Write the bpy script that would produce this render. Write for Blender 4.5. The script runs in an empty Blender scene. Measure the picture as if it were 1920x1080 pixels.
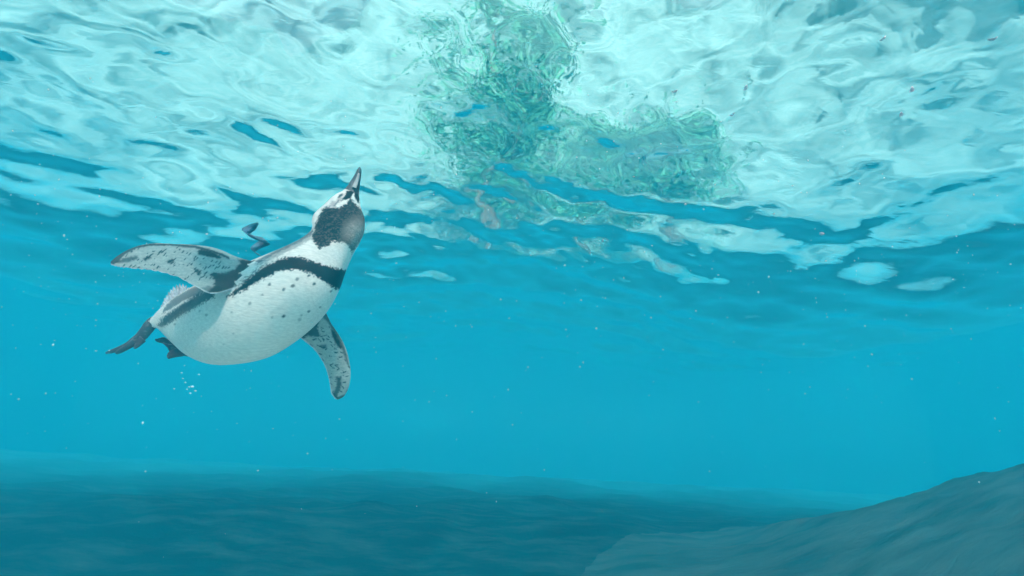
import bpy, bmesh, math, random
import numpy as np
from mathutils import Vector, kdtree

sc = bpy.context.scene
R = math.radians
rnd = random.Random(7)
rng = np.random.default_rng(11)

# ------------------------------------------------------------------ camera
PITCH = R(20.0)
FPX = 880.0                      # focal length in photo pixels (1920 wide)
cam_d = bpy.data.cameras.new('camera')
cam = bpy.data.objects.new('camera', cam_d)
sc.collection.objects.link(cam)
cam.location = (0, 0, 0)
ROLL = R(3.0)                     # the right-hand side of the frame dips
from mathutils import Matrix
CAMR = Matrix.Rotation(R(90) + PITCH, 3, 'X') @ Matrix.Rotation(ROLL, 3, 'Z')
cam.rotation_euler = CAMR.to_euler()
cam_d.sensor_width = 36.0
cam_d.lens = FPX / 1920 * 36.0
cam_d.clip_start = 0.02
cam_d.clip_end = 3000
sc.camera = cam

# ------------------------------------------------------------------ sky, sun, exposure
SUN_EL, SUN_AZ = R(36), R(174)    # azimuth clockwise from +Y: behind the camera, to the left
w = bpy.data.worlds.new('World'); sc.world = w; w.use_nodes = True
nt = w.node_tree; bg = nt.nodes['Background']
sky = nt.nodes.new('ShaderNodeTexSky'); sky.sky_type = 'NISHITA'; sky.sun_disc = False
sky.sun_elevation = SUN_EL; sky.sun_rotation = SUN_AZ
sky.dust_density = .5; sky.ozone_density = 2
# thin broken cloud all over the sky
wc = nt.nodes.new('ShaderNodeTexCoord')
wsep = nt.nodes.new('ShaderNodeSeparateXYZ'); nt.links.new(wc.outputs['Generated'], wsep.inputs[0])
wz = nt.nodes.new('ShaderNodeMath'); wz.operation = 'MAXIMUM'; wz.inputs[1].default_value = 0.0; nt.links.new(wsep.outputs['Z'], wz.inputs[0])
wa = nt.nodes.new('ShaderNodeMath'); wa.operation = 'ADD'; wa.inputs[1].default_value = .18; nt.links.new(wz.outputs[0], wa.inputs[0])
wdv = nt.nodes.new('ShaderNodeVectorMath'); wdv.operation = 'DIVIDE'
wcb = nt.nodes.new('ShaderNodeCombineXYZ')
for k in range(3): nt.links.new(wa.outputs[0], wcb.inputs[k])
nt.links.new(wc.outputs['Generated'], wdv.inputs[0]); nt.links.new(wcb.outputs[0], wdv.inputs[1])
wn = nt.nodes.new('ShaderNodeTexNoise'); wn.inputs['Scale'].default_value = 2.6; wn.inputs['Detail'].default_value = 9; wn.inputs['Roughness'].default_value = .62; wn.inputs['Distortion'].default_value = .6
nt.links.new(wdv.outputs[0], wn.inputs['Vector'])
wr = nt.nodes.new('ShaderNodeMapRange'); wr.inputs['From Min'].default_value = .30; wr.inputs['From Max'].default_value = .62; wr.inputs['To Max'].default_value = .85
nt.links.new(wn.outputs['Fac'], wr.inputs['Value'])
wm = nt.nodes.new('ShaderNodeMix'); wm.data_type = 'RGBA'; wm.inputs[7].default_value = (4.9, 6.1, 5.6, 1)
nt.links.new(wr.outputs[0], wm.inputs['Factor']); nt.links.new(sky.outputs[0], wm.inputs[6])
nt.links.new(wm.outputs[2], bg.inputs['Color']); bg.inputs['Strength'].default_value = 0.07
sun_d = bpy.data.lights.new('sun', 'SUN'); sun_d.energy = 5.0; sun_d.angle = R(0.6); sun_d.color = (1, .96, .9)
sun = bpy.data.objects.new('sun', sun_d); sc.collection.objects.link(sun)
to_sun = Vector((math.sin(SUN_AZ) * math.cos(SUN_EL), math.cos(SUN_AZ) * math.cos(SUN_EL), math.sin(SUN_EL)))
sun.rotation_euler = to_sun.to_track_quat('Z', 'Y').to_euler()
sc.view_settings.view_transform = 'Standard'
sc.view_settings.look = 'None'
sc.view_settings.gamma = 1.0
sc.view_settings.use_curve_mapping = False
sc.view_settings.exposure = 1.68
cy = sc.cycles
cy.use_denoising = True
cy.max_bounces = 10; cy.transparent_max_bounces = 12; cy.glossy_bounces = 5; cy.transmission_bounces = 6
cy.diffuse_bounces = 2; cy.volume_bounces = 2
cy.sample_clamp_indirect = 6.0
cy.blur_glossy = 0.2

# ------------------------------------------------------------------ helpers
SURF = 1.45                       # height of the water surface above the camera
FLOOR = -2.2

CM = np.array(CAMR)
def px2w(x, y, d):
    """photo pixel + distance along the lens axis -> world point (arrays welcome)"""
    x = np.asarray(x, float); y = np.asarray(y, float); d = np.asarray(d, float)
    q = np.stack(np.broadcast_arrays((x - 960) / FPX * d, (540 - y) / FPX * d, -d), -1)
    return q @ CM.T

def w2px(p):
    q = np.asarray(p, float) @ CM
    d = -q[..., 2]
    return np.stack([960 + q[..., 0] / d * FPX, 540 - q[..., 1] / d * FPX, d], -1)

def link(o, parent=None):
    sc.collection.objects.link(o)
    if parent: o.parent = parent
    return o

def mesh_obj(name, verts, faces, mat=None, parent=None, smooth=True):
    me = bpy.data.meshes.new(name)
    me.from_pydata([tuple(v) for v in verts], [], faces)
    me.update()
    if smooth: me.shade_smooth()
    if mat: me.materials.append(mat)
    return link(bpy.data.objects.new(name, me), parent)

def tag(o, label=None, cat=None, group=None, kind=None):
    if label: o['label'] = label
    if cat: o['category'] = cat
    if group: o['group'] = group
    if kind: o['kind'] = kind
    return o

def empty(name, loc):
    o = bpy.data.objects.new(name, None); o.location = loc
    o.empty_display_size = .1
    return link(o)

def new_mat(name):
    m = bpy.data.materials.new(name); m.use_nodes = True
    return m, m.node_tree, m.node_tree.nodes['Principled BSDF']

def noise_mat(name, c1, c2, scale, rough=.8, bump=.0, detail=6, bscale=None, stretch=None):
    m, t, b = new_mat(name)
    co = t.nodes.new('ShaderNodeTexCoord')
    src = co.outputs['Object']
    if stretch:
        mp = t.nodes.new('ShaderNodeMapping'); mp.inputs['Scale'].default_value = stretch
        t.links.new(src, mp.inputs[0]); src = mp.outputs[0]
    n = t.nodes.new('ShaderNodeTexNoise'); n.inputs['Scale'].default_value = scale; n.inputs['Detail'].default_value = detail
    t.links.new(src, n.inputs['Vector'])
    r = t.nodes.new('ShaderNodeValToRGB'); r.color_ramp.elements[0].position = .35; r.color_ramp.elements[1].position = .68
    r.color_ramp.elements[0].color = (*c1, 1); r.color_ramp.elements[1].color = (*c2, 1)
    t.links.new(n.outputs['Fac'], r.inputs[0]); t.links.new(r.outputs[0], b.inputs['Base Color'])
    b.inputs['Roughness'].default_value = rough
    if rough > .85: b.inputs['Specular IOR Level'].default_value = .05
    if bump:
        n2 = t.nodes.new('ShaderNodeTexNoise'); n2.inputs['Scale'].default_value = bscale or scale * 3; n2.inputs['Detail'].default_value = 5
        t.links.new(src, n2.inputs['Vector'])
        bp = t.nodes.new('ShaderNodeBump'); bp.inputs['Strength'].default_value = bump; bp.inputs['Distance'].default_value = .02
        t.links.new(n2.outputs['Fac'], bp.inputs['Height']); t.links.new(bp.outputs[0], b.inputs['Normal'])
    return m

def vnoise(p, seed=0):
    """3-D value noise, 0..1, for an (n,3) array"""
    p = np.asarray(p, float); i = np.floor(p).astype(np.int64); f = p - i; f = f * f * (3 - 2 * f)
    def h(a):
        n = a[:, 0] * 374761393 + a[:, 1] * 668265263 + a[:, 2] * 2147483647 + seed * 974711
        n = (n ^ (n >> 13)) * 1274126177 & 0x7fffffff
        n = (n ^ (n >> 16)) & 0xffff
        return n / 65535.0
    out = 0
    for dx in (0, 1):
        for dy in (0, 1):
            for dz in (0, 1):
                wgt = (f[:, 0] if dx else 1 - f[:, 0]) * (f[:, 1] if dy else 1 - f[:, 1]) * (f[:, 2] if dz else 1 - f[:, 2])
                out = out + wgt * h(i + np.array([dx, dy, dz]))
    return out

def fbm(p, o=4, seed=0):
    s = 0; a = .5; t = 0
    p = np.asarray(p, float)
    for k in range(o):
        s = s + a * vnoise(p * 2 ** k, seed + k); t += a; a *= .5
    return s / t

def smooth01(x, a, b):
    t = np.clip((x - a) / (b - a), 0, 1)
    return t * t * (3 - 2 * t)

# ------------------------------------------------------------------ pool: floor, walls, ground, water
X0, X1, Y0, Y1 = -15.0, 15.0, -9.0, 17.0
def graded(a, b, step_fn, start):
    pts = [start]
    while pts[-1] < b: pts.append(pts[-1] + step_fn(pts[-1]))
    pts[-1] = b
    neg = [start]
    while neg[-1] > a: neg.append(neg[-1] - step_fn(neg[-1]))
    neg[-1] = a
    return np.array(neg[:0:-1] + pts)

def grid(name, xs, ys, zf, mat, parent=None):
    X, Y = np.meshgrid(xs, ys)
    P = np.stack([X.ravel(), Y.ravel(), zf(X.ravel(), Y.ravel())], -1)
    nx, ny = len(xs), len(ys)
    a = (np.arange(ny - 1)[:, None] * nx + np.arange(nx - 1)[None]).ravel()
    F = np.stack([a, a + 1, a + nx + 1, a + nx], -1)
    me = bpy.data.meshes.new(name)
    me.vertices.add(len(P)); me.vertices.foreach_set('co', P.ravel())
    me.loops.add(F.size); me.loops.foreach_set('vertex_index', F.ravel().astype(np.int32))
    me.polygons.add(len(F)); me.polygons.foreach_set('loop_start', (np.arange(len(F)) * 4).astype(np.int32))
    me.update(calc_edges=True); me.shade_smooth()
    if mat: me.materials.append(mat)
    return link(bpy.data.objects.new(name, me), parent)

def floor_z(x, y):
    p = np.stack([x * .5, y * .5, x * 0], -1)
    z = FLOOR + .35 * (fbm(p, 4, 3) - .5)
    # near bed raised to bounce light on the belly, a darkened shelf across the view and a mound on its right
    rise = .34 * smooth01(y, 2.2, 4.0) + .10 * smooth01(y, 4.0, 8.5) - 1.2 * smooth01(y, 9.5, 15)
    z = -.76 + rise + .20 * (fbm(np.stack([x * .6, y * .6, x * 0 + 2], -1), 4, 31) - .5)
    z = z + .12 * (fbm(np.stack([x * 2, y * 2, x * 0 + 9], -1), 5, 8) - .5)
    return z

m_floor, t, b = new_mat('sea_bed')
geo = t.nodes.new('ShaderNodeTexCoord')
n = t.nodes.new('ShaderNodeTexNoise'); n.inputs['Scale'].default_value = 2.2; n.inputs['Detail'].default_value = 8
t.links.new(geo.outputs['Object'], n.inputs['Vector'])
sepz = t.nodes.new('ShaderNodeSeparateXYZ'); t.links.new(geo.outputs['Object'], sepz.inputs[0])
# weed painted as a ring to darken the foot of the view; pale sand added inside it to bounce light onto the belly
add = t.nodes.new('ShaderNodeMath'); add.operation = 'MULTIPLY_ADD'; add.inputs[1].default_value = .5
t.links.new(n.outputs['Fac'], add.inputs[0]); t.links.new(sepz.outputs['Z'], add.inputs[2])
rmp = t.nodes.new('ShaderNodeMapRange'); rmp.inputs['From Min'].default_value = -1.35; rmp.inputs['From Max'].default_value = -1.05
t.links.new(add.outputs[0], rmp.inputs['Value'])
rad = t.nodes.new('ShaderNodeVectorMath'); rad.operation = 'LENGTH'; t.links.new(geo.outputs['Object'], rad.inputs[0])
thin = t.nodes.new('ShaderNodeMapRange'); thin.inputs['From Min'].default_value = 3.8; thin.inputs['From Max'].default_value = 9.0; thin.inputs['To Min'].default_value = 1.35; thin.inputs['To Max'].default_value = .65
t.links.new(rad.outputs['Value'], thin.inputs['Value'])
n4 = t.nodes.new('ShaderNodeTexNoise'); n4.inputs['Scale'].default_value = 1.1; n4.inputs['Detail'].default_value = 6; t.links.new(geo.outputs['Object'], n4.inputs['Vector'])
th2 = t.nodes.new('ShaderNodeMath'); th2.operation = 'MULTIPLY_ADD'; th2.inputs[1].default_value = 1.6; t.links.new(n4.outputs['Fac'], th2.inputs[0])
th3 = t.nodes.new('ShaderNodeMath'); th3.operation = 'SUBTRACT'; th3.inputs[1].default_value = .8; th3.use_clamp = False
t.links.new(thin.outputs[0], th2.inputs[2]); t.links.new(th2.outputs[0], th3.inputs[0])
th4 = t.nodes.new('ShaderNodeClamp'); t.links.new(th3.outputs[0], th4.inputs[0])
wd_ = t.nodes.new('ShaderNodeMath'); wd_.operation = 'MULTIPLY'; 
far_ = t.nodes.new('ShaderNodeMapRange'); far_.inputs['From Min'].default_value = 5.5; far_.inputs['From Max'].default_value = 11.0; far_.inputs['To Min'].default_value = 1; far_.inputs['To Max'].default_value = .12
t.links.new(rad.outputs['Value'], far_.inputs['Value']); t.links.new(far_.outputs[0], wd_.inputs[0])
near = t.nodes.new('ShaderNodeMapRange'); near.inputs['From Min'].default_value = 2.5; near.inputs['From Max'].default_value = 3.0
t.links.new(rad.outputs['Value'], near.inputs['Value'])
nm_ = t.nodes.new('ShaderNodeMath'); nm_.operation = 'MULTIPLY'; t.links.new(near.outputs[0], nm_.inputs[0]); t.links.new(th4.outputs[0], nm_.inputs[1])
t.links.new(nm_.outputs[0], wd_.inputs[1])
bounce_sand = t.nodes.new('ShaderNodeValToRGB'); bounce_sand.color_ramp.elements[0].color = (.5, .5, .46, 1); bounce_sand.color_ramp.elements[1].color = (.76, .74, .68, 1); bounce_sand.color_ramp.elements[0].position=.42; bounce_sand.color_ramp.elements[1].position=.56
bed_dark = t.nodes.new('ShaderNodeValToRGB'); bed_dark.color_ramp.elements[0].color = (.003, .008, .007, 1); bed_dark.color_ramp.elements[1].color = (.045, .068, .062, 1)
bed_dark.color_ramp.elements[0].position = .46; bed_dark.color_ramp.elements[1].position = .75
n3 = t.nodes.new('ShaderNodeTexNoise'); n3.inputs['Scale'].default_value = 5; n3.inputs['Detail'].default_value = 9; n3.inputs['Roughness'].default_value = .65
mp3 = t.nodes.new('ShaderNodeMapping'); mp3.inputs['Scale'].default_value = (.45, 1.6, 1); mp3.inputs['Rotation'].default_value = (0, 0, R(8)); t.links.new(geo.outputs['Object'], mp3.inputs[0]); t.links.new(mp3.outputs[0], n3.inputs['Vector'])
t.links.new(n.outputs['Fac'], bounce_sand.inputs[0]); t.links.new(n3.outputs['Fac'], bed_dark.inputs[0])
mx = t.nodes.new('ShaderNodeMix'); mx.data_type = 'RGBA'
t.links.new(wd_.outputs[0], mx.inputs['Factor']); 
# beyond the sand the pool floor is painted aqua
pf = t.nodes.new('ShaderNodeMapRange'); pf.inputs['From Min'].default_value = 3.4; pf.inputs['From Max'].default_value = 4.6; t.links.new(rad.outputs['Value'], pf.inputs['Value'])
paint = t.nodes.new('ShaderNodeValToRGB'); paint.color_ramp.elements[0].position = .4; paint.color_ramp.elements[1].position = .6
paint.color_ramp.elements[0].color = (.03, .30, .36, 1); paint.color_ramp.elements[1].color = (.05, .43, .49, 1)
t.links.new(n.outputs['Fac'], paint.inputs[0])
pm = t.nodes.new('ShaderNodeMix'); pm.data_type = 'RGBA'
t.links.new(pf.outputs[0], pm.inputs['Factor']); t.links.new(bounce_sand.outputs[0], pm.inputs[6]); t.links.new(paint.outputs[0], pm.inputs[7])
t.links.new(pm.outputs[2], mx.inputs[6]); t.links.new(bed_dark.outputs[0], mx.inputs[7])
t.links.new(mx.outputs[2], b.inputs['Base Color']); b.inputs['Roughness'].default_value = .95; b.inputs['Specular IOR Level'].default_value = 0
bp = t.nodes.new('ShaderNodeBump'); bp.inputs['Strength'].default_value = .6; bp.inputs['Distance'].default_value = .05
t.links.new(n3.outputs['Fac'], bp.inputs['Height']); t.links.new(bp.outputs[0], b.inputs['Normal'])

sf = lambda v: .03 + .012 * abs(v)
fl = grid('sea_bed', graded(X0, X1, sf, 0.), graded(Y0, Y1, lambda v: .03 + .015 * abs(v - 3.5), 3.5), floor_z, m_floor)
tag(fl, kind='structure')
def mound_z(x, y):
    e = np.exp(-(((x - 3.3) / 1.8) ** 2 + ((y - 2.4) / 1.2) ** 2))
    st = fbm(np.stack([x * 1.2 + y * .6, y * 5 - x * 2.2, x * 0], -1), 5, 51) - .5
    rg_ = np.abs(fbm(np.stack([x * 3 + y, y * 6 - x * 2, x * 0 + 3], -1), 4, 61) - .5)
    return floor_z(x, y) + .9 * e - .06 * (1 - smooth01(e, .02, .5)) + e * (.07 * st - .12 * rg_)
m_mound = noise_mat('silty_sand', (.010, .028, .026), (.062, .09, .086), 4.5, .95, 1.0, 12, 18, stretch=(.4, 2.0, 1))
tag(grid('sand_mound', np.linspace(-.5, 8, 260), np.linspace(-1, 6, 240), mound_z, m_mound), kind='structure')

m_wall = noise_mat('blue_pool_paint', (.04, .26, .34), (.07, .32, .40), 1.5, .9, .3)
def box_mesh(x0, x1, y0, y1, z0, z1):
    v = [(x, y, z) for x in (x0, x1) for y in (y0, y1) for z in (z0, z1)]
    f = [(0, 1, 3, 2), (4, 6, 7, 5), (0, 4, 5, 1), (2, 3, 7, 6), (0, 2, 6, 4), (1, 5, 7, 3)]
    return v, f
TH = .4
for nm, bx in (('wall_far', (X0 - TH, X1 + TH, Y1, Y1 + TH, -3, SURF + .65)), ('wall_back', (X0 - TH, X1 + TH, Y0 - TH, Y0, -3, SURF + .65)),
               ('wall_left', (X0 - TH, X0, Y0, Y1, -3, SURF + .65)), ('wall_right', (X1, X1 + TH, Y0, Y1, -3, SURF + .65))):
    v, f = box_mesh(*bx)
    tag(mesh_obj('pool_' + nm, v, f, m_wall, smooth=False), kind='structure')

m_grass = noise_mat('grass_ground', (.05, .09, .03), (.12, .16, .06), .7, 1.)
o1, o2 = 1500, TH
ox = [-o1, X0 - o2, X1 + o2, o1]; oy = [-o1, Y0 - o2, Y1 + o2, o1]
v = [(x, y, SURF + .6) for y in oy for x in ox]
f = [(r * 4 + c, r * 4 + c + 1, r * 4 + c + 5, r * 4 + c + 4) for r in range(3) for c in range(3) if not (r == 1 and c == 1)]
tag(mesh_obj('ground', v, f, m_grass, smooth=False), kind='structure')

# waves: many crossing ripples, calmer away from the swimmer
waves = []
WSEED = 11
wrng = np.random.default_rng(WSEED)
for k in range(70):
    lam = .09 * (1.9 / .09) ** (k / 69.0)
    th = wrng.uniform(0, 2 * math.pi)
    s = .025 * (1.15 if .15 < lam < .6 else .9 if lam < 1.1 else .6)
    waves.append((2 * math.pi / lam, th, wrng.uniform(0, 2 * math.pi), s * lam / (2 * math.pi)))
def wave_z(x, y):
    z = np.zeros_like(x)
    r = np.hypot(x, y - 1.0)
    amp_s = 1 / (1 + (r / 4.2) ** 2); amp_l = 1 / (1 + (r / 7.0) ** 2) + .12
    for kk, th, ph, a in waves:
        am = amp_l if kk < 2 * math.pi / .45 else amp_s
        z += am * a * np.sin(kk * (x * math.cos(th) + y * math.sin(th)) + ph)
    z += .28 * np.cos(2 * math.pi * (x + .2) / 8.5) * np.exp(-(np.hypot(x, y - 2) / 9) ** 2)     # a slow swell across the pool
    return SURF + z
m_surf = bpy.data.materials.new('water_surface'); m_surf.use_nodes = True
t = m_surf.node_tree; t.nodes.clear()
out = t.nodes.new('ShaderNodeOutputMaterial')
fr = t.nodes.new('ShaderNodeFresnel'); fr.inputs['IOR'].default_value = 1.135
gl = t.nodes.new('ShaderNodeBsdfGlossy'); gl.inputs['Roughness'].default_value = 0.05; gl.inputs['Color'].default_value = (1, 1, 1, 1)
rf = t.nodes.new('ShaderNodeBsdfRefraction'); rf.inputs['IOR'].default_value = 1.135; rf.inputs['Roughness'].default_value = 0.085
tr = t.nodes.new('ShaderNodeBsdfTransparent')
m1 = t.nodes.new('ShaderNodeMixShader'); m1.inputs[0].default_value = .22
m2 = t.nodes.new('ShaderNodeMixShader')
t.links.new(rf.outputs[0], m1.inputs[1]); t.links.new(tr.outputs[0], m1.inputs[2])
t.links.new(fr.outputs[0], m2.inputs[0]); t.links.new(m1.outputs[0], m2.inputs[1]); t.links.new(gl.outputs[0], m2.inputs[2])
# fine wind ripples riding on the modelled waves
wtc = t.nodes.new('ShaderNodeTexCoord'); wno = t.nodes.new('ShaderNodeTexNoise'); wno.inputs['Scale'].default_value = 11; wno.inputs['Detail'].default_value = 2.5; wno.inputs['Distortion'].default_value = .8
wmp = t.nodes.new('ShaderNodeMapping'); wmp.inputs['Scale'].default_value = (.7, 1.3, 1); t.links.new(wtc.outputs['Object'], wmp.inputs[0]); t.links.new(wmp.outputs[0], wno.inputs['Vector'])
wbp = t.nodes.new('ShaderNodeBump'); wbp.inputs['Strength'].default_value = 1.0; wbp.inputs['Distance'].default_value = .0013
t.links.new(wno.outputs['Fac'], wbp.inputs['Height'])
for nd in (fr, gl, rf): t.links.new(wbp.outputs[0], nd.inputs['Normal'])
t.links.new(m2.outputs[0], out.inputs['Surface'])
ss = lambda v: .02 + .012 * abs(v)
ws = grid('water_surface', graded(X0, X1, ss, 0.), graded(Y0, Y1, lambda v: .02 + .012 * abs(v - 1.5), 1.5), wave_z, m_surf)
tag(ws, kind='structure')

m_vol = bpy.data.materials.new('clear_blue_water'); m_vol.use_nodes = True
t = m_vol.node_tree; t.nodes.clear()
out = t.nodes.new('ShaderNodeOutputMaterial')
vs = t.nodes.new('ShaderNodeVolumeScatter'); vs.inputs['Color'].default_value = (.02, .72, 1.0, 1); vs.inputs["Density"].default_value = .135
vs.inputs['Anisotropy'].default_value = 0.45
va = t.nodes.new('ShaderNodeVolumeAbsorption'); va.inputs['Density'].default_value = .14; va.inputs['Color'].default_value = (0, .73, .93, 1)
ad = t.nodes.new('ShaderNodeAddShader')
t.links.new(vs.outputs[0], ad.inputs[0]); t.links.new(va.outputs[0], ad.inputs[1]); t.links.new(ad.outputs[0], out.inputs['Volume'])
v, f = box_mesh(X0 + .01, X1 - .01, Y0 + .01, Y1 - .01, -3.2, SURF + .55)
tag(mesh_obj('water', v, f, m_vol, smooth=False), kind='stuff')

# ------------------------------------------------------------------ trees on the far bank
m_leaf = noise_mat('leaf', (.03, .17, .10), (.08, .29, .18), 1.2, .9)
m_bark = noise_mat('bark', (.06, .045, .03), (.14, .11, .08), 6, .9, .4)
def tree(x, y, h, r, label, seed, pale=False):
    rg = np.random.default_rng(seed); z0 = SURF + .58
    root = empty('bank_tree', (x, y, z0))
    V, F = [], []
    def limb(p, q, ra, rb, n=8):
        p, q = Vector(p), Vector(q); d = (q - p).normalized(); u = d.orthogonal().normalized(); s = d.cross(u); k = len(V)
        for c, rr in ((p, ra), (q, rb)):
            for i in range(n):
                a = 2 * math.pi * i / n; V.append(tuple(c + (u * math.cos(a) + s * math.sin(a)) * rr))
        for i in range(n): F.append((k + i, k + (i + 1) % n, k + n + (i + 1) % n, k + n + i))
    limb((0, 0, -.05), (.1, 0, h * .45), h * .03, h * .02); limb((.1, 0, h * .45), (.15, .1, h * .8), h * .02, h * .006)
    cl = []
    for i in range(26):
        d = rg.normal(size=3); d /= np.linalg.norm(d)
        c = np.array([0, 0, h * .66]) + d * np.array([r, r, h * .3]) * rg.uniform(.2, 1.2)
        cl.append(c)
        if i < 9: limb((.1, 0, h * rg.uniform(.35, .6)), tuple(c), h * .01, h * .004, 5)
    mesh_obj('trunk', V, F, m_bark, root)
    LV, LF = [], []
    for c in cl:
        for i in range(400):
            p = c + rg.normal(size=3) * r * .25; a = rg.normal(size=3); a /= np.linalg.norm(a); bb = np.cross(a, rg.normal(size=3)); bb /= np.linalg.norm(bb)
            s = r * rg.uniform(.03, .06); k = len(LV)
            LV += [p - a * s, p + bb * s * .6, p + a * s, p - bb * s * .6]; LF.append((k, k + 1, k + 2, k + 3))
    mesh_obj('crown', LV, LF, m_leaf, root, smooth=False)
    return tag(root, label, 'tree', 'trees on the bank beyond the water')
tree(-1.2, 18.9, 15.0, 3.2, 'tall dark green tree on the far bank in front of the pale cliff', 1)
tree(2.6, 19.4, 10.0, 2.6, 'shorter dark green tree beside the tall one in front of the cliff', 2)

tree(6.3, 19.6, 11.5, 2.9, 'dark green tree standing furthest from the tall one along the cliff', 3)

# pale layered rockwork standing round the pool
m_rock, t, b = new_mat('layered_rock')
tc = t.nodes.new('ShaderNodeTexCoord')
nz = t.nodes.new('ShaderNodeTexNoise'); nz.inputs['Scale'].default_value = .35; nz.inputs['Detail'].default_value = 5; t.links.new(tc.outputs['Object'], nz.inputs['Vector'])
sp = t.nodes.new('ShaderNodeSeparateXYZ'); t.links.new(tc.outputs['Object'], sp.inputs[0])
ma = t.nodes.new('ShaderNodeMath'); ma.operation = 'MULTIPLY_ADD'; ma.inputs[1].default_value = 2.6; t.links.new(nz.outputs['Fac'], ma.inputs[0]); t.links.new(sp.outputs['Z'], ma.inputs[2])
n1d = t.nodes.new('ShaderNodeTexNoise'); n1d.noise_dimensions = '1D'; n1d.inputs['Scale'].default_value = 2.4; n1d.inputs['Detail'].default_value = 6; n1d.inputs['Roughness'].default_value = .75
t.links.new(ma.outputs[0], n1d.inputs['W'])
rr = t.nodes.new('ShaderNodeValToRGB'); rr.color_ramp.elements[0].position = .34; rr.color_ramp.elements[0].color = (.065, .155, .158, 1); rr.color_ramp.elements[1].position = .66; rr.color_ramp.elements[1].color = (.14, .262, .265, 1)
t.links.new(n1d.outputs['Fac'], rr.inputs[0]); t.links.new(rr.outputs[0], b.inputs['Base Color']); b.inputs['Roughness'].default_value = .9
def cliff(label, seed, rad_, a0, a1, hts, th=3):
    L = rad_ * abs(a1 - a0); nu = int(L * 4); nvv = 130
    U, Vv = np.meshgrid(np.linspace(0, 1, nu), np.linspace(0, 1, nvv), indexing='ij'); u = U.ravel(); v_ = Vv.ravel()
    hgt = np.interp(u, np.linspace(0, 1, len(hts)), hts) * (.8 + .4 * fbm(np.stack([u * L * .22, u * 0, u * 0 + seed], -1), 4, seed))
    up = np.clip(v_ / .62, 0, 1); ac = np.clip((v_ - .62) / .1, 0, 1); dn = np.clip((v_ - .72) / .28, 0, 1)
    z = hgt * (up - dn)
    off = fbm(np.stack([u * L * .35, z * .5, u * 0 + seed * 3], -1), 5, seed + 9) * 2.2 + .4 * vnoise(np.stack([z * 2.2 + u * L * .1, u * L * .25, u * 0], -1), seed + 3) - .5 * up
    rr_ = rad_ - np.where(v_ < .68, off, 0) + th * ac
    an = a0 + (a1 - a0) * u
    P = np.stack([rr_ * np.sin(an), 3 + rr_ * np.cos(an), SURF + .55 + z], -1)
    a = (np.arange(nu - 1)[:, None] * nvv + np.arange(nvv - 1)[None]).ravel()
    F = np.stack([a, a + nvv, a + nvv + 1, a + 1], -1).tolist()
    return tag(mesh_obj('rock_cliff', P, F, m_rock), label, 'cliff')
cliff('pale layered rock cliff curving round the bank behind the trees', 1, 27.5, R(-82), R(82), [16, 19, 27, 36, 37, 34, 30, 26])

# ------------------------------------------------------------------ penguin
def cr(P, n):
    """Catmull-Rom through rows of P, n samples per span"""
    P = np.asarray(P, float); Q = np.vstack([2 * P[0] - P[1], P, 2 * P[-1] - P[-2]]); out = []
    for i in range(1, len(Q) - 2):
        t = np.linspace(0, 1, n, endpoint=False)[:, None]
        a, b, c, d = Q[i - 1:i + 3]
        out.append(.5 * ((2 * b) + (-a + c) * t + (2 * a - 5 * b + 4 * c - d) * t ** 2 + (-a + 3 * b - 3 * c + d) * t ** 3))
    return np.vstack(out + [Q[-2:-1]])

def loft(st, n_span, n_ring, prof):
    """st rows: Lx Ly Rx Ry depthL depthR thick ; prof(theta)->(along chord -1..1, thickness -1..1)"""
    st = cr(st, n_span)
    L = px2w(st[:, 0], st[:, 1], st[:, 4]); Rr = px2w(st[:, 2], st[:, 3], st[:, 5])
    cen = (L + Rr) / 2; e1 = (Rr - L) / 2
    view = cen / np.linalg.norm(cen, axis=1)[:, None]
    u1 = e1 / np.linalg.norm(e1, axis=1)[:, None]
    e2 = view - u1 * (view * u1).sum(1)[:, None]; e2 /= np.linalg.norm(e2, axis=1)[:, None]
    th = np.linspace(0, 2 * math.pi, n_ring, endpoint=False)
    c, s = prof(th)
    V = cen[:, None] + e1[:, None] * c[None, :, None] + e2[:, None] * (s[None, :] * st[:, 6:7])[..., None]
    m = len(st); V = V.reshape(-1, 3); F = []
    for i in range(m - 1):
        for j in range(n_ring):
            k = (j + 1) % n_ring
            F.append((i * n_ring + j, i * n_ring + k, (i + 1) * n_ring + k, (i + 1) * n_ring + j))
    F.append(tuple(range(n_ring - 1, -1, -1))); F.append(tuple((m - 1) * n_ring + j for j in range(n_ring)))
    return V, F

ell = lambda th: (np.cos(th), np.sin(th))
def foil(th):
    c = np.cos(th); s = np.sin(th)
    return c, s * (.62 - .30 * c) * 1.05     # thick at the leading (L) edge, thin at the trailing one

PXM = 1.15 / FPX
B = [  # Lx Ly Rx Ry depth thickness
 (281, 602, 287, 612, 1.27, 4), (290, 589, 299, 619, 1.265, 13), (304, 575, 320, 641, 1.25, 30), (325, 559, 351, 667, 1.22, 50),
 (355, 541, 395, 683, 1.18, 68), (395, 522, 450, 682, 1.15, 78), (435, 505, 505, 669, 1.135, 82), (475, 490, 553, 641, 1.13, 80),
 (510, 476, 592, 608, 1.13, 74), (540, 463, 618, 576, 1.135, 66), (565, 450, 636, 541, 1.145, 56), (580, 440, 649, 503, 1.155, 47),
 (588, 430, 660, 477, 1.16, 43), (588, 416, 671, 457, 1.165, 44), (592, 403, 680, 436, 1.17, 44), (600, 394, 682, 414, 1.175, 42), (612, 383, 678, 398, 1.18, 36),
 (624, 371, 674, 385, 1.185, 29), (634, 363, 673, 375, 1.19, 22), (642, 359, 672, 367, 1.195, 17), (649, 353, 672, 360, 1.2, 11)]
body_st = [(a, b, c, d, z, z, t * PXM) for a, b, c, d, z, t in B]
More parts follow.
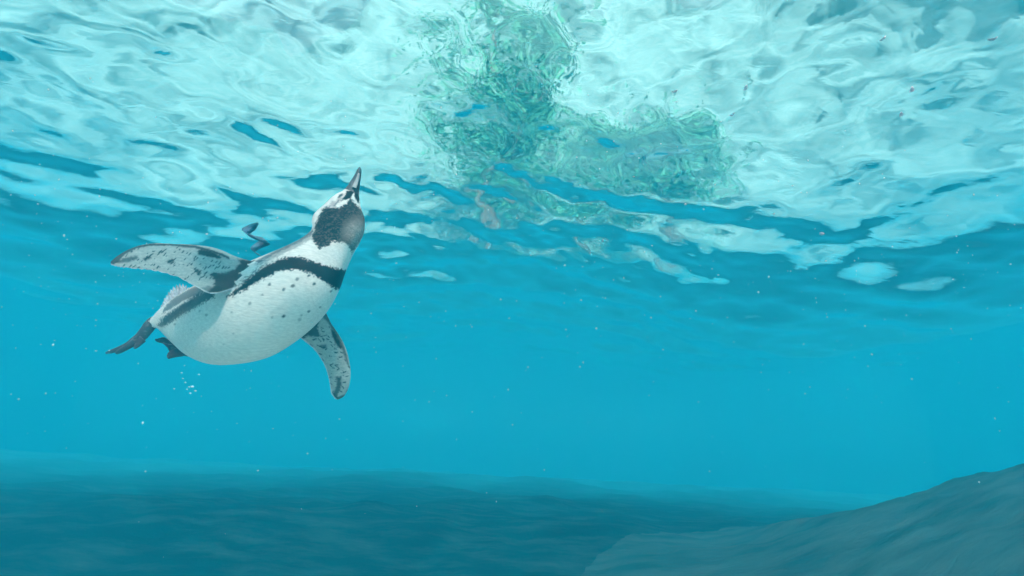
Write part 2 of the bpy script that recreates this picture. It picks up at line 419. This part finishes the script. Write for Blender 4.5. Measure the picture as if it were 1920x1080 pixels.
F1 = [(492, 494, 474, 530, 1.10, 1.10, 9), (462, 487, 440, 541, 1.085, 1.06, 9.5), (440, 480, 412, 550, 1.075, 1.04, 9), (418, 470, 392, 551, 1.07, 1.03, 8.5),
      (395, 463, 366, 538, 1.065, 1.025, 8), (365, 459, 338, 523, 1.06, 1.025, 7.5), (327, 457, 312, 514, 1.055, 1.03, 7), (290, 456, 285, 508, 1.055, 1.035, 6.5),
      (262, 460, 255, 505, 1.055, 1.04, 6), (238, 469, 235, 503, 1.055, 1.04, 5), (220, 480, 220, 501, 1.055, 1.045, 4), (207, 491, 208, 497, 1.055, 1.05, 2.5)]
F2 = [(598, 570, 548, 615, 1.17, 1.17, 9), (612, 588, 563, 634, 1.185, 1.185, 9), (621, 606, 577, 645, 1.195, 1.195, 8.5), (632, 622, 589, 656, 1.205, 1.205, 8), (644, 642, 600, 671, 1.215, 1.215, 7.5),
      (652, 664, 609, 688, 1.225, 1.225, 7), (657, 690, 615, 707, 1.235, 1.235, 6.5), (657, 711, 618, 724, 1.24, 1.24, 6), (653, 729, 620, 737, 1.245, 1.245, 5),
      (645, 743, 625, 745, 1.25, 1.25, 4), (635, 749, 629, 749, 1.25, 1.25, 2.5)]
F1 = [(*r[:6], r[6] * PXM) for r in F1]; F2 = [(*r[:6], r[6] * PXM) for r in F2]
LEG = [(300, 596, 312, 618, 1.27, 1.27, 10), (284, 594, 295, 614, 1.275, 1.275, 10), (272, 603, 285, 624, 1.28, 1.28, 9), (262, 617, 276, 634, 1.285, 1.285, 7.5), (253, 628, 264, 643, 1.29, 1.29, 6.5), (243, 636, 252, 650, 1.295, 1.295, 6)]
TOES = [[(250, 630, 258, 646, 1.29, 1.29, 6), (236, 642, 243, 652, 1.30, 1.30, 5), (220, 650, 224, 659, 1.31, 1.31, 4.5), (206, 656, 208, 663, 1.315, 1.315, 4), (197, 660, 198, 664, 1.32, 1.32, 2)],
        [(248, 635, 255, 648, 1.28, 1.28, 5), (236, 646, 242, 655, 1.275, 1.275, 4.5), (224, 653, 228, 662, 1.275, 1.275, 4), (215, 660, 218, 665, 1.275, 1.275, 2.5)],
        [(262, 630, 274, 640, 1.27, 1.27, 5), (256, 641, 264, 648, 1.26, 1.26, 4.5), (251, 649, 257, 653, 1.255, 1.255, 3), (250, 653, 253, 655, 1.25, 1.25, 1.5)]]
FOOT2 = [[(352, 668, 362, 650, 1.27, 1.27, 12), (335, 664, 340, 646, 1.28, 1.28, 9), (318, 655, 322, 640, 1.29, 1.29, 7), (306, 645, 308, 632, 1.30, 1.30, 5), (296, 642, 298, 634, 1.305, 1.305, 4), (290, 638, 291, 635, 1.31, 1.31, 2)],
         [(345, 668, 340, 650, 1.27, 1.27, 8), (330, 670, 326, 654, 1.265, 1.265, 7), (321, 672, 316, 660, 1.26, 1.26, 5), (316, 674, 312, 668, 1.255, 1.255, 3)]]
cv = lambda st: [(*r[:6], r[6] * PXM) for r in st]
parts = [('body', body_st, 14, 96, ell), ('flip1', F1, 12, 64, foil), ('flip2', F2, 12, 64, foil), ('foot', cv(LEG), 8, 32, ell)]
parts += [('foot', cv(tt), 8, 24, ell) for tt in TOES] + [('foot', cv(tt), 8, 24, ell) for tt in FOOT2]
AV, AF, AP = [], [], []
names = ['body', 'flip1', 'flip2', 'foot']
for nm, st, ns, nr, pf in parts:
    V, F = loft(st, ns, nr, pf); k = len(AV)
    AV += [tuple(q) for q in V]; AF += [tuple(i + k for i in ff) for ff in F]; AP += [names.index(nm)] * len(V)
# web between the toes
def slab(poly, d0, th):
    k = len(AV); nP = len(poly)
    for s in (-1, 1):
        for x, y in poly: AV.append(tuple(px2w(x, y, d0 + s * th))); AP.append(3)
    AF.append(tuple(k + i for i in range(nP))); AF.append(tuple(k + nP + i for i in reversed(range(nP))))
    for i in range(nP): AF.append((k + (i + 1) % nP, k + i, k + nP + i, k + nP + (i + 1) % nP))
slab([(268, 622), (250, 634), (228, 650), (224, 659), (240, 651), (254, 650), (272, 638)], 1.283, .004)
slab([(335, 650), (318, 646), (303, 642), (314, 652), (320, 664), (335, 664)], 1.28, .004)

tmp = mesh_obj('tmp_body', AV, AF)
bm = bmesh.new(); bm.from_mesh(tmp.data)
bmesh.ops.recalc_face_normals(bm, faces=bm.faces); bm.to_mesh(tmp.data); bm.free()
md = tmp.modifiers.new('r', 'REMESH'); md.mode = 'VOXEL'; md.voxel_size = .00165
md2 = tmp.modifiers.new('s', 'SMOOTH'); md2.factor = .5; md2.iterations = 4
dg = bpy.context.evaluated_depsgraph_get()
me = bpy.data.meshes.new_from_object(tmp.evaluated_get(dg))
old = tmp.data; bpy.data.objects.remove(tmp); bpy.data.meshes.remove(old)
me.name = 'body'
me.shade_smooth()
nv = len(me.vertices)
co = np.empty(nv * 3); me.vertices.foreach_get('co', co); co = co.reshape(-1, 3)
no = np.empty(nv * 3); me.vertices.foreach_get('normal', no); no = no.reshape(-1, 3)
step = 3
kd = kdtree.KDTree(len(AV) // step + 1)
for i in range(0, len(AV), step): kd.insert(AV[i], i)
kd.balance()
part = np.array([AP[kd.find(q)[1]] for q in co])

def sdf(P, poly):
    """signed distance (negative inside) from pixel points to a polygon"""
    poly = np.asarray(poly, float); d = np.full(len(P), 1e9); ins = np.zeros(len(P), bool)
    for a, b in zip(poly, np.roll(poly, -1, 0)):
        e = b - a; wv = P - a; tt = np.clip((wv @ e) / (e @ e), 0, 1)
        d = np.minimum(d, np.hypot(*(wv - tt[:, None] * e).T))
        cnd = (a[1] > P[:, 1]) != (b[1] > P[:, 1])
        with np.errstate(divide='ignore', invalid='ignore'):
            ins ^= cnd & (P[:, 0] < (b[0] - a[0]) * (P[:, 1] - a[1]) / (b[1] - a[1] + 1e-12) + a[0])
    return np.where(ins, -d, d)

Z1 = lambda pts: [(160 + x / 2.16, 280 + y / 2.16) for x, y in pts]
Z2 = lambda pts: [(540 + x / 4, 290 + y / 4) for x, y in pts]
Z3 = lambda pts: [(180 + x / 4, 430 + y / 4) for x, y in pts]
Z4 = lambda pts: [(480 + x / 3.6, 470 + y / 3.6) for x, y in pts]
pp = w2px(co); P2 = pp[:, :2]
facing = -(no * (co / np.linalg.norm(co, axis=1)[:, None])).sum(1)
big = fbm(co * 60, 4, 1); fine = fbm(co * 260, 3, 5); dots = vnoise(co * 420, 9); med = fbm(co * 130, 3, 21)
col = np.zeros((nv, 3))
WHITE = np.array([.90, .76, .69]); DARK = np.array([.005, .006, .008]); GREY = np.array([.07, .075, .09])
def blend(sel, c, a):
    a = np.clip(a, 0, 1)[:, None]
    col[sel] = col[sel] * (1 - a) + np.asarray(c) * a

# --- body
isb = part == 0; p = P2[isb]; nb, fb, db, mb = big[isb], fine[isb], dots[isb], med[isb]
col[isb] = WHITE * (1 - .10 * (mb - .5)[:, None])
def patch(poly, soft=2., wob=6., strength=1., c=DARK, extra=None):
    d = sdf(p, poly) + (fb - .5) * wob * 2 + (db - .5) * wob
    a = 1 - smooth01(d, -soft, soft)
    if extra is not None: a = a * extra
    blend(isb, c, a * strength)
# back: upper edge of the flank and shoulders
patch(Z1([(320, 640), (360, 600), (440, 555), (500, 560), (470, 585), (400, 612), (340, 650), (310, 665)]), 2, 3, .85, GREY * .7)
patch(Z1([(690, 462), (760, 425), (830, 385), (890, 350), (925, 325), (915, 362), (860, 395), (800, 425), (740, 452), (700, 470)]), 3, 4, .55, GREY)
# flank stripe
patch(Z1([(290, 712), (325, 672), (400, 622), (470, 580), (540, 560), (520, 600), (430, 650), (375, 682), (315, 722)]), 3, 5, .9, GREY * .35)
# breast band
patch(Z1([(570, 600), (640, 545), (690, 497), (745, 468), (800, 438), (870, 435), (930, 458), (1000, 478), (1060, 490), (1060, 570), (1012, 568), (975, 540), (915, 503), (860, 487), (790, 492), (720, 525), (650, 565), (600, 590)]), 2, 5, 1.)
# chin and head
extra = .91 + .15 * smooth01(db + .3 * mb, .3, .9) - .55 * smooth01(np.hypot(p[:, 0] - 668, (p[:, 1] - 440) * .8), 40, 5) * (db * 1.2)
patch(Z2([(180, 610), (195, 660), (235, 708), (295, 690), (330, 652), (400, 655), (450, 678), (482, 740), (520, 680), (590, 560), (590, 450), (552, 410), (520, 385), (495, 355), (470, 322), (430, 372), (385, 398), (330, 396), (290, 388), (258, 408), (210, 510)]), 2.0, 4.2, 1., DARK, extra)
# black round the base of the beak
patch(Z2([(395, 345), (430, 300), (440, 270), (530, 260), (545, 330), (525, 365), (500, 320), (495, 285), (465, 330)]), 1.2, 1.5, 1.)
# bare pinkish skin by the eye
patch(Z2([(290, 400), (330, 345), (360, 350), (400, 300), (430, 290), (395, 345), (350, 385)]), 2, 3, .7, (.34, .24, .25))
patch(Z2([(368, 325), (385, 300), (415, 287), (408, 305), (385, 325)]), 1, .6, .9)
patch(Z2([(385, 345), (352, 388), (340, 385), (378, 338)]), .8, .6, .6, GREY)
patch(Z1([(300, 690), (330, 668), (400, 620), (440, 600), (430, 625), (380, 660), (320, 705)]), 3, 7, .6)
patch(Z1([(585, 590), (650, 520), (720, 470), (800, 440), (790, 480), (720, 510), (660, 560), (600, 595)]), 4, 8, .75)
patch(Z1([(690, 452), (760, 415), (830, 375), (890, 340), (925, 318), (918, 345), (860, 380), (790, 412), (740, 440), (700, 462)]), 2, 3, .85, GREY)
# belly speckles
for x, y, r, s in [(745, 547, 8, .8), (803, 567, 8, .8), (841, 553, 9, .85), (858, 525, 8, .7), (927, 545, 8, .95), (905, 512, 7, .9), (666, 624, 8, .6), (717, 590, 6, .5),
                   (803, 676, 8, .9), (757, 681, 6, .4), (868, 690, 9, .45), (905, 656, 6, .8), (950, 640, 6, .6), (592, 660, 6, .35), (490, 672, 7, .5), (463, 655, 5, .45),
                   (995, 575, 6, .7), (875, 672, 6, .4), (362, 708, 5, .5), (430, 730, 5, .25), (600, 745, 6, .25), (560, 790, 5, .3)]:
    cx, cy2 = Z1([(x, y)])[0]; q = p - (cx, cy2)
    ca, sa = math.cos(-.5), math.sin(-.5)
    d = np.hypot((q[:, 0] * ca + q[:, 1] * sa) / 1.3, -q[:, 0] * sa + q[:, 1] * ca) + (fb - .5) * 2.5
    blend(isb, GREY * .35, s * (1 - smooth01(d, r / 2.16 * .35, r / 2.16 * 1.1)))
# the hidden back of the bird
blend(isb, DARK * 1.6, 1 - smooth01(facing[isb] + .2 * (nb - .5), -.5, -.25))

# --- flippers
def flipper(idx, Lp, Tp, blobs, bars):
    sel = part == idx; p = P2[sel]; fb, db, mb = fine[sel], dots[sel], med[sel]; n_ = sel.sum()
    col[sel] = np.array([.40, .42, .40]) * (1 - .35 * (db - .5) - .2 * (mb - .5))[:, None]
    for poly, soft, wob, st, c in blobs:
        d = sdf(p, poly) + (fb - .5) * wob * 2 + (db - .5) * wob
        blend(sel, c, st * (1 - smooth01(d, -soft, soft)))
    for (x, y, ln, wd, ang) in bars:
        q = p - (x, y); ca, sa = math.cos(ang), math.sin(ang)
        d = np.maximum(np.abs(q[:, 0] * ca + q[:, 1] * sa) / ln, np.abs(-q[:, 0] * sa + q[:, 1] * ca) / wd)
        blend(sel, DARK, .9 * (1 - smooth01(d, .7, 1.2)))
    # pale rim along the trailing edge
    T = np.asarray(Tp, float); d = np.full(n_, 1e9)
    for a, b in zip(T[:-1], T[1:]):
        e = b - a; wv = p - a; tt = np.clip((wv @ e) / (e @ e), 0, 1); d = np.minimum(d, np.hypot(*(wv - tt[:, None] * e).T))
    blend(sel, (.78, .76, .78), .9 * (1 - smooth01(d, 1.2, 3.2)))
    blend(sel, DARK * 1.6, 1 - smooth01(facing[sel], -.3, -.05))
rb = random.Random(3)
bars1 = []
for x, y in Z3([(500, 170), (520, 190), (560, 235), (590, 225), (545, 245), (575, 250), (650, 165), (680, 175), (700, 185), (420, 190), (480, 165), (380, 215), (400, 205), (290, 275), (320, 290), (440, 265), (460, 280),
                (690, 270), (715, 265), (740, 290), (755, 310), (770, 330), (735, 320), (820, 295), (850, 280), (880, 275), (900, 290), (925, 280), (950, 290), (975, 285), (995, 290), (870, 235), (900, 245), (930, 250), (740, 210), (760, 215),
                (780, 370), (800, 350), (820, 330), (690, 360), (575, 345), (660, 375), (380, 300), (255, 280), (210, 270), (520, 155), (610, 130), (465, 190), (230, 195), (270, 170)]):
    bars1.append((x + rb.uniform(-1, 1), y + rb.uniform(-1, 1), rb.uniform(2.2, 5.0), rb.uniform(.8, 1.5), R(-45 + rb.uniform(-15, 15))))
for i in range(42):
    t_ = rb.uniform(.1, .95); x = 225 + t_ * 200; y = 462 + rb.uniform(0, 50) + max(0, t_ - .6) * 50
    bars1.append((x, y, rb.uniform(1., 2.8), rb.uniform(.6, 1.), R(-40 + rb.uniform(-15, 15))))
flipper(1, None, [r[2:4] for r in F1[1:]],
        [(Z3([(100, 265), (110, 230), (180, 165), (280, 130), (400, 108), (560, 108), (760, 122), (900, 165), (1000, 205), (1000, 225), (880, 175), (740, 140), (560, 122), (400, 125), (300, 145), (220, 185), (170, 240), (130, 268)]), 1.5, 1.5, .9, DARK),
         (Z3([(150, 245), (210, 215), (300, 195), (320, 215), (260, 240), (180, 255)]), 2.5, 2.5, .8, DARK),
         (Z3([(345, 220), (400, 200), (415, 215), (370, 240)]), 2, 2.5, .75, DARK),
         (Z3([(760, 165), (790, 150), (880, 170), (945, 205), (930, 222), (840, 205), (770, 190)]), 2, 2, .95, DARK),
         (Z3([(525, 240), (570, 222), (590, 240), (550, 260)]), 1.5, 2, .8, DARK),
         (Z3([(735, 295), (770, 300), (795, 330), (775, 345), (745, 325)]), 1.5, 2, .8, DARK),
         (Z3([(860, 340), (880, 318), (960, 325), (1040, 300), (1080, 260), (1060, 225), (1120, 225), (1230, 235), (1230, 290), (1150, 350), (1080, 410), (1000, 450), (900, 480), (820, 478), (880, 430), (890, 380)]), 3, 3, .95, DARK),
         (Z3([(780, 440), (860, 420), (990, 440), (980, 470), (860, 490), (810, 480)]), 3, 4, .6, DARK)], bars1)
bars2 = []
for x, y in Z4([(450, 520), (455, 545), (470, 570), (490, 580), (445, 580), (455, 600), (480, 600), (385, 605), (395, 600), (375, 640), (420, 640), (440, 650), (460, 650), (475, 665), (505, 615), (515, 640), (530, 660), (540, 690), (570, 720), (600, 700), (600, 740),
                (505, 780), (520, 790), (540, 775), (555, 790), (510, 770), (560, 800), (600, 820), (615, 850), (445, 735), (460, 780), (500, 850), (510, 900), (590, 920), (600, 890), (575, 950), (430, 700), (400, 680), (580, 690), (625, 790), (545, 770)]):
    bars2.append((x + rb.uniform(-1, 1), y + rb.uniform(-1, 1), rb.uniform(1.8, 4.2), rb.uniform(.7, 1.3), R(rb.choice([-15, 50, 20]) + rb.uniform(-10, 10))))
for i in range(36):
    t_ = rb.random(); bars2.append((600 + t_ * 38 + rb.uniform(-18, 18), 610 + t_ * 125, rb.uniform(.9, 2.2), rb.uniform(.6, .9), R(rb.uniform(20, 60))))
flipper(2, None, [r[2:4] for r in F2[1:]],
        [(Z4([(440, 440), (470, 415), (520, 490), (590, 620), (640, 800), (620, 780), (585, 680), (560, 620), (520, 550), (490, 490)]), 2, 1.5, .75, DARK),
         (Z4([(505, 530), (530, 550), (575, 640), (580, 670), (550, 650), (515, 580)]), 2, 2, .95, DARK),
         (Z4([(280, 590), (400, 480), (430, 470), (415, 520), (435, 580), (400, 585), (350, 575), (310, 600)]), 2.5, 3, .9, DARK),
         (Z4([(430, 640), (470, 630), (480, 660), (450, 665)]), 1.5, 2.5, .7, DARK),
         (Z4([(540, 850), (575, 850), (580, 910), (555, 960), (545, 1010), (520, 990), (525, 950), (545, 910)]), 2, 2.5, .85, DARK),
         (Z4([(505, 965), (520, 950), (545, 990), (600, 970), (635, 900), (640, 940), (590, 1000), (545, 1015)]), 1.5, 1.5, .8, DARK)], bars2)
# --- feet
sel = part == 3
col[sel] = np.array([.035, .03, .04]) * (.6 + 1.2 * big[sel])[:, None]
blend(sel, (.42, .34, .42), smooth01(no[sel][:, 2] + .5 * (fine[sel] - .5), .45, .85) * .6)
blend(sel, (.3, .3, .3), smooth01(med[sel], .6, .75) * .35)

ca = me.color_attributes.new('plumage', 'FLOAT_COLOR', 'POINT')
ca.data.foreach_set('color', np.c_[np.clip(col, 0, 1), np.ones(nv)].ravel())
m_pl, t, b = new_mat('plumage')
at = t.nodes.new('ShaderNodeAttribute'); at.attribute_name = 'plumage'
tc = t.nodes.new('ShaderNodeTexCoord')
n1 = t.nodes.new('ShaderNodeTexNoise'); n1.inputs['Scale'].default_value = 170; n1.inputs['Detail'].default_value = 3
n2 = t.nodes.new('ShaderNodeTexNoise'); n2.inputs['Scale'].default_value = 28; n2.inputs['Detail'].default_value = 4
mp = t.nodes.new('ShaderNodeMapping'); mp.inputs['Rotation'].default_value = (0, R(40), 0); mp.inputs['Scale'].default_value = (.35, 1, 1.6)
t.links.new(tc.outputs['Object'], mp.inputs[0]); t.links.new(mp.outputs[0], n1.inputs['Vector']); t.links.new(mp.outputs[0], n2.inputs['Vector'])
mr = t.nodes.new('ShaderNodeMapRange'); mr.inputs['From Min'].default_value = .3; mr.inputs['From Max'].default_value = .7; mr.inputs['To Min'].default_value = .84; mr.inputs['To Max'].default_value = 1.06
t.links.new(n1.outputs['Fac'], mr.inputs['Value'])
mm = t.nodes.new('ShaderNodeMix'); mm.data_type = 'RGBA'; mm.blend_type = 'MULTIPLY'; mm.inputs['Factor'].default_value = 1
t.links.new(at.outputs['Color'], mm.inputs[6]); t.links.new(mr.outputs[0], mm.inputs[7]); t.links.new(mm.outputs[2], b.inputs['Base Color'])
bp = t.nodes.new('ShaderNodeBump'); bp.inputs['Strength'].default_value = .35; bp.inputs['Distance'].default_value = .003
t.links.new(n1.outputs['Fac'], bp.inputs['Height']); t.links.new(bp.outputs[0], b.inputs['Normal'])
b.inputs['Roughness'].default_value = .5; b.inputs['Specular IOR Level'].default_value = .15
me.materials.append(m_pl)

root_loc = px2w(450, 590, 1.14)
peng = empty('penguin', tuple(root_loc))
tag(peng, 'black and white penguin swimming upward with flippers spread and beak raised', 'penguin')
def child(o):
    o.parent = peng; o.matrix_parent_inverse = peng.matrix_world.inverted() if False else __import__('mathutils').Matrix.Translation(-Vector(root_loc))
    return o
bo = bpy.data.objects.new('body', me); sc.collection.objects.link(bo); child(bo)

# beak: upper and lower mandible with a hooked tip
m_beak = noise_mat('beak_horn', (.012, .014, .018), (.09, .085, .09), 60, .35, .2, stretch=(1, 1, .4))
BK = [(645, 357, 673, 365, 1.197, 1.197, 13), (650, 351, 673, 358, 1.20, 1.20, 11), (656, 342, 674.5, 347, 1.203, 1.203, 8.5), (661, 334, 676, 338, 1.206, 1.206, 7), (666, 326, 677, 329, 1.209, 1.209, 5.5),
      (669.5, 319, 677.5, 322, 1.211, 1.211, 4.2), (672, 314.5, 677, 316.5, 1.212, 1.212, 3), (673.5, 313, 675.5, 314, 1.212, 1.212, 1.2)]
V, F = loft(cv(BK), 8, 40, ell); beak = child(mesh_obj('beak', V, F, m_beak))
m_pale = noise_mat('beak_band', (.3, .26, .25), (.5, .45, .44), 80, .5)
LB = [(660, 350, 668, 353, 1.186, 1.186, 4), (664, 342, 671, 344, 1.193, 1.193, 3.6), (668.5, 332, 673.5, 334, 1.199, 1.199, 3), (671.5, 324, 674.5, 325.5, 1.204, 1.204, 2)]
V, F = loft(cv(LB), 8, 24, ell); lb = mesh_obj('lower_mandible', V, F, m_pale); lb.parent = beak
# eye
m_eye, t, b = new_mat('eye_gloss'); b.inputs['Base Color'].default_value = (.03, .012, .01, 1); b.inputs['Roughness'].default_value = .1
for ex, ey, ed in ((620.5, 382, 1.168), (672, 380, 1.195)):
    bmm = bmesh.new(); bmesh.ops.create_uvsphere(bmm, u_segments=16, v_segments=10, radius=.0042)
    em = bpy.data.meshes.new('eye'); bmm.to_mesh(em); bmm.free(); em.shade_smooth(); em.materials.append(m_eye)
    eo = bpy.data.objects.new('eye', em); sc.collection.objects.link(eo); eo.location = tuple(px2w(ex, ey, ed)); child(eo)
# tail: a fan of stiff feathers
m_tail = noise_mat('sunlit_tail', (.4, .36, .38), (.85, .76, .8), 90, .6, .3)  # sunlit pinkish brightness put into the base colour
base = np.array([322, 572]);
tipp = Z3([(478, 598), (490, 570), (505, 545), (515, 520), (530, 498), (545, 475), (562, 455), (582, 436), (605, 422), (628, 415), (652, 415), (675, 424), (695, 438)])
TV, TF = [], []
for i, (tx, ty) in enumerate(tipp):
    u = i / (len(tipp) - 1)
    bx_, by_ = 305 + u * 45, 583 - u * 22
    dp = 1.29 + .02 * math.sin(i * 2.1); d0 = 1.27
    ax = np.array([tx - bx_, ty - by_]); ln = np.hypot(*ax) + 1e-6; nx_ = np.array([-ax[1], ax[0]]) / ln
    k = len(TV); wdt = 4.2
    prof = [(0, .7), (.4, 1.), (.75, .9), (.93, .5), (1.06, .05)]
    for tt, wd in prof:
        cxy = np.array([bx_, by_]) + ax * tt; dd = d0 + (dp - d0) * tt
        for s, off in ((-1, .003), (0, -.003), (1, .003)):
            TV.append(px2w(*(cxy + nx_ * wdt * wd * s), dd + off))
        TV.append(px2w(*cxy, dd + .006))
    for j in range(len(prof) - 1):
        a, bq = k + j * 4, k + j * 4 + 4
        TF += [(a, a + 1, bq + 1, bq), (a + 1, a + 2, bq + 2, bq + 1), (a + 2, a + 3, bq + 3, bq + 2), (a + 3, a, bq, bq + 3)]
child(mesh_obj('tail', TV, TF, m_tail, smooth=False))

# ------------------------------------------------------------------ bubbles and drifting specks
m_bub, t, b = new_mat('bubble'); b.inputs['Base Color'].default_value = (.95, .97, .97, 1); b.inputs['Roughness'].default_value = .08
b.inputs['Alpha'].default_value = .85
for x, y, r in [(390, 905, 1.3), (395, 928, 1.2), (405, 944, 1.5), (360, 970, 1.3), (420, 962, 1.4), (433, 961, 2.6), (446, 978, 1.7), (425, 988, 1.7), (412, 972, 1.2), (460, 912, 1.5)]:
    q, s = Z1([(x, y)])[0]
    bmm = bmesh.new(); bmesh.ops.create_icosphere(bmm, subdivisions=2, radius=r * 1.2 / FPX)
    for vv in bmm.verts: vv.co.z *= .7; vv.co.x *= 1.15
    em = bpy.data.meshes.new('air_bubble'); bmm.to_mesh(em); bmm.free(); em.shade_smooth(); em.materials.append(m_bub)
    o = bpy.data.objects.new('air_bubble', em); sc.collection.objects.link(o); o.location = tuple(px2w(q, s, 1.2 + rnd.uniform(-.04, .04)))
    tag(o, 'tiny white air bubble trailing in the cluster below the penguin', 'bubble', 'air bubbles below the penguin')

m_sp, t, b = new_mat('drifting_speck'); b.inputs['Base Color'].default_value = (.75, .78, .75, 1)
SV, SF = [], []
for i in range(800):
    d = rnd.uniform(.9, 4.5); x = rnd.uniform(0, 1920); y = rnd.gauss(470, 190)
    c = px2w(x, y, d)
    if c[2] > SURF - .12 or c[2] < -1: continue
    r = rnd.uniform(.0007, .0024) * d ** .6; k = len(SV)
    sx, sy, sz = (rnd.uniform(.5, 1.6) * r for _ in range(3))
    SV += [c + q for q in ((sx, 0, 0), (-sx, 0, 0), (0, sy, 0), (0, -sy, 0), (0, 0, sz), (0, 0, -sz))]
    SF += [(k + a, k + bq, k + cq) for a, bq, cq in ((0, 2, 4), (2, 1, 4), (1, 3, 4), (3, 0, 4), (2, 0, 5), (1, 2, 5), (3, 1, 5), (0, 3, 5))]
tag(mesh_obj('suspended_particles', SV, SF, m_sp), 'pale specks drifting in the water', 'particles', kind='stuff')

# a dark feather shape added in place of the flipper's mirror image, and pale petals on the surface
def on_surface(x, y, below=.0):
    dr = px2w(x, y, 1.0); tt = SURF / dr[2]
    for _ in range(30):
        q = dr * tt; tt = (wave_z(np.array([q[0]]), np.array([q[1]]))[0] - below) / dr[2]
    return dr * tt
m_refl = noise_mat('reflection_tone', (.01, .02, .05), (.05, .08, .14), 30, .4)
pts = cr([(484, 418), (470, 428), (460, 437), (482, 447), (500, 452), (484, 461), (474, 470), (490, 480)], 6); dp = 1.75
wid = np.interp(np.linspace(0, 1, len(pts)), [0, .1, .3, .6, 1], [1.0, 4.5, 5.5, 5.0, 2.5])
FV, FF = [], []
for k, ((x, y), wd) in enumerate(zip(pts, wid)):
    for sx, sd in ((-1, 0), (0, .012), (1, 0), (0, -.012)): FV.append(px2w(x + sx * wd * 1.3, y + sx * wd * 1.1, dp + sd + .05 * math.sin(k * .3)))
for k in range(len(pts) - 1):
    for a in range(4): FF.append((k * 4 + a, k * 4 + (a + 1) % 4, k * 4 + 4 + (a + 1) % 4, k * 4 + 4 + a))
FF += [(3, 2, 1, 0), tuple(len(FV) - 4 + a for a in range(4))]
tag(mesh_obj('flipper_reflection', FV, FF, m_refl), 'small dark curled feather shape standing in for the flipper mirror image behind the penguin back', 'reflection')
m_pet, t, b = new_mat('petal'); b.inputs['Base Color'].default_value = (.75, .55, .6, 1); b.inputs['Transmission Weight'].default_value = .6; b.inputs['Roughness'].default_value = .8; b.inputs['IOR'].default_value = 1.02
for x, y, r in [(1710, 170, 9), (1655, 74, 7), (1862, 74, 8), (1398, 166, 9), (1265, 172, 8), (1372, 216, 8), (1690, 216, 8), (1542, 440, 7), (1130, 452, 6)]:
    c = on_surface(x, y, .006); r = r * np.linalg.norm(c) / FPX * .6
    bmm = bmesh.new(); bmesh.ops.create_icosphere(bmm, subdivisions=2, radius=r)
    for vv in bmm.verts: vv.co.z = vv.co.z * .18 + .5 * vv.co.x ** 2 / r; vv.co.y *= .5
    em = bpy.data.meshes.new('floating_petal'); bmm.to_mesh(em); bmm.free(); em.shade_smooth(); em.materials.append(m_pet)
    o = bpy.data.objects.new('floating_petal', em); sc.collection.objects.link(o); o.location = tuple(c); o.rotation_euler.z = rnd.uniform(0, 3)
    tag(o, 'tiny pinkish petal floating on the rippled water surface', 'petal', 'petals floating on the surface')
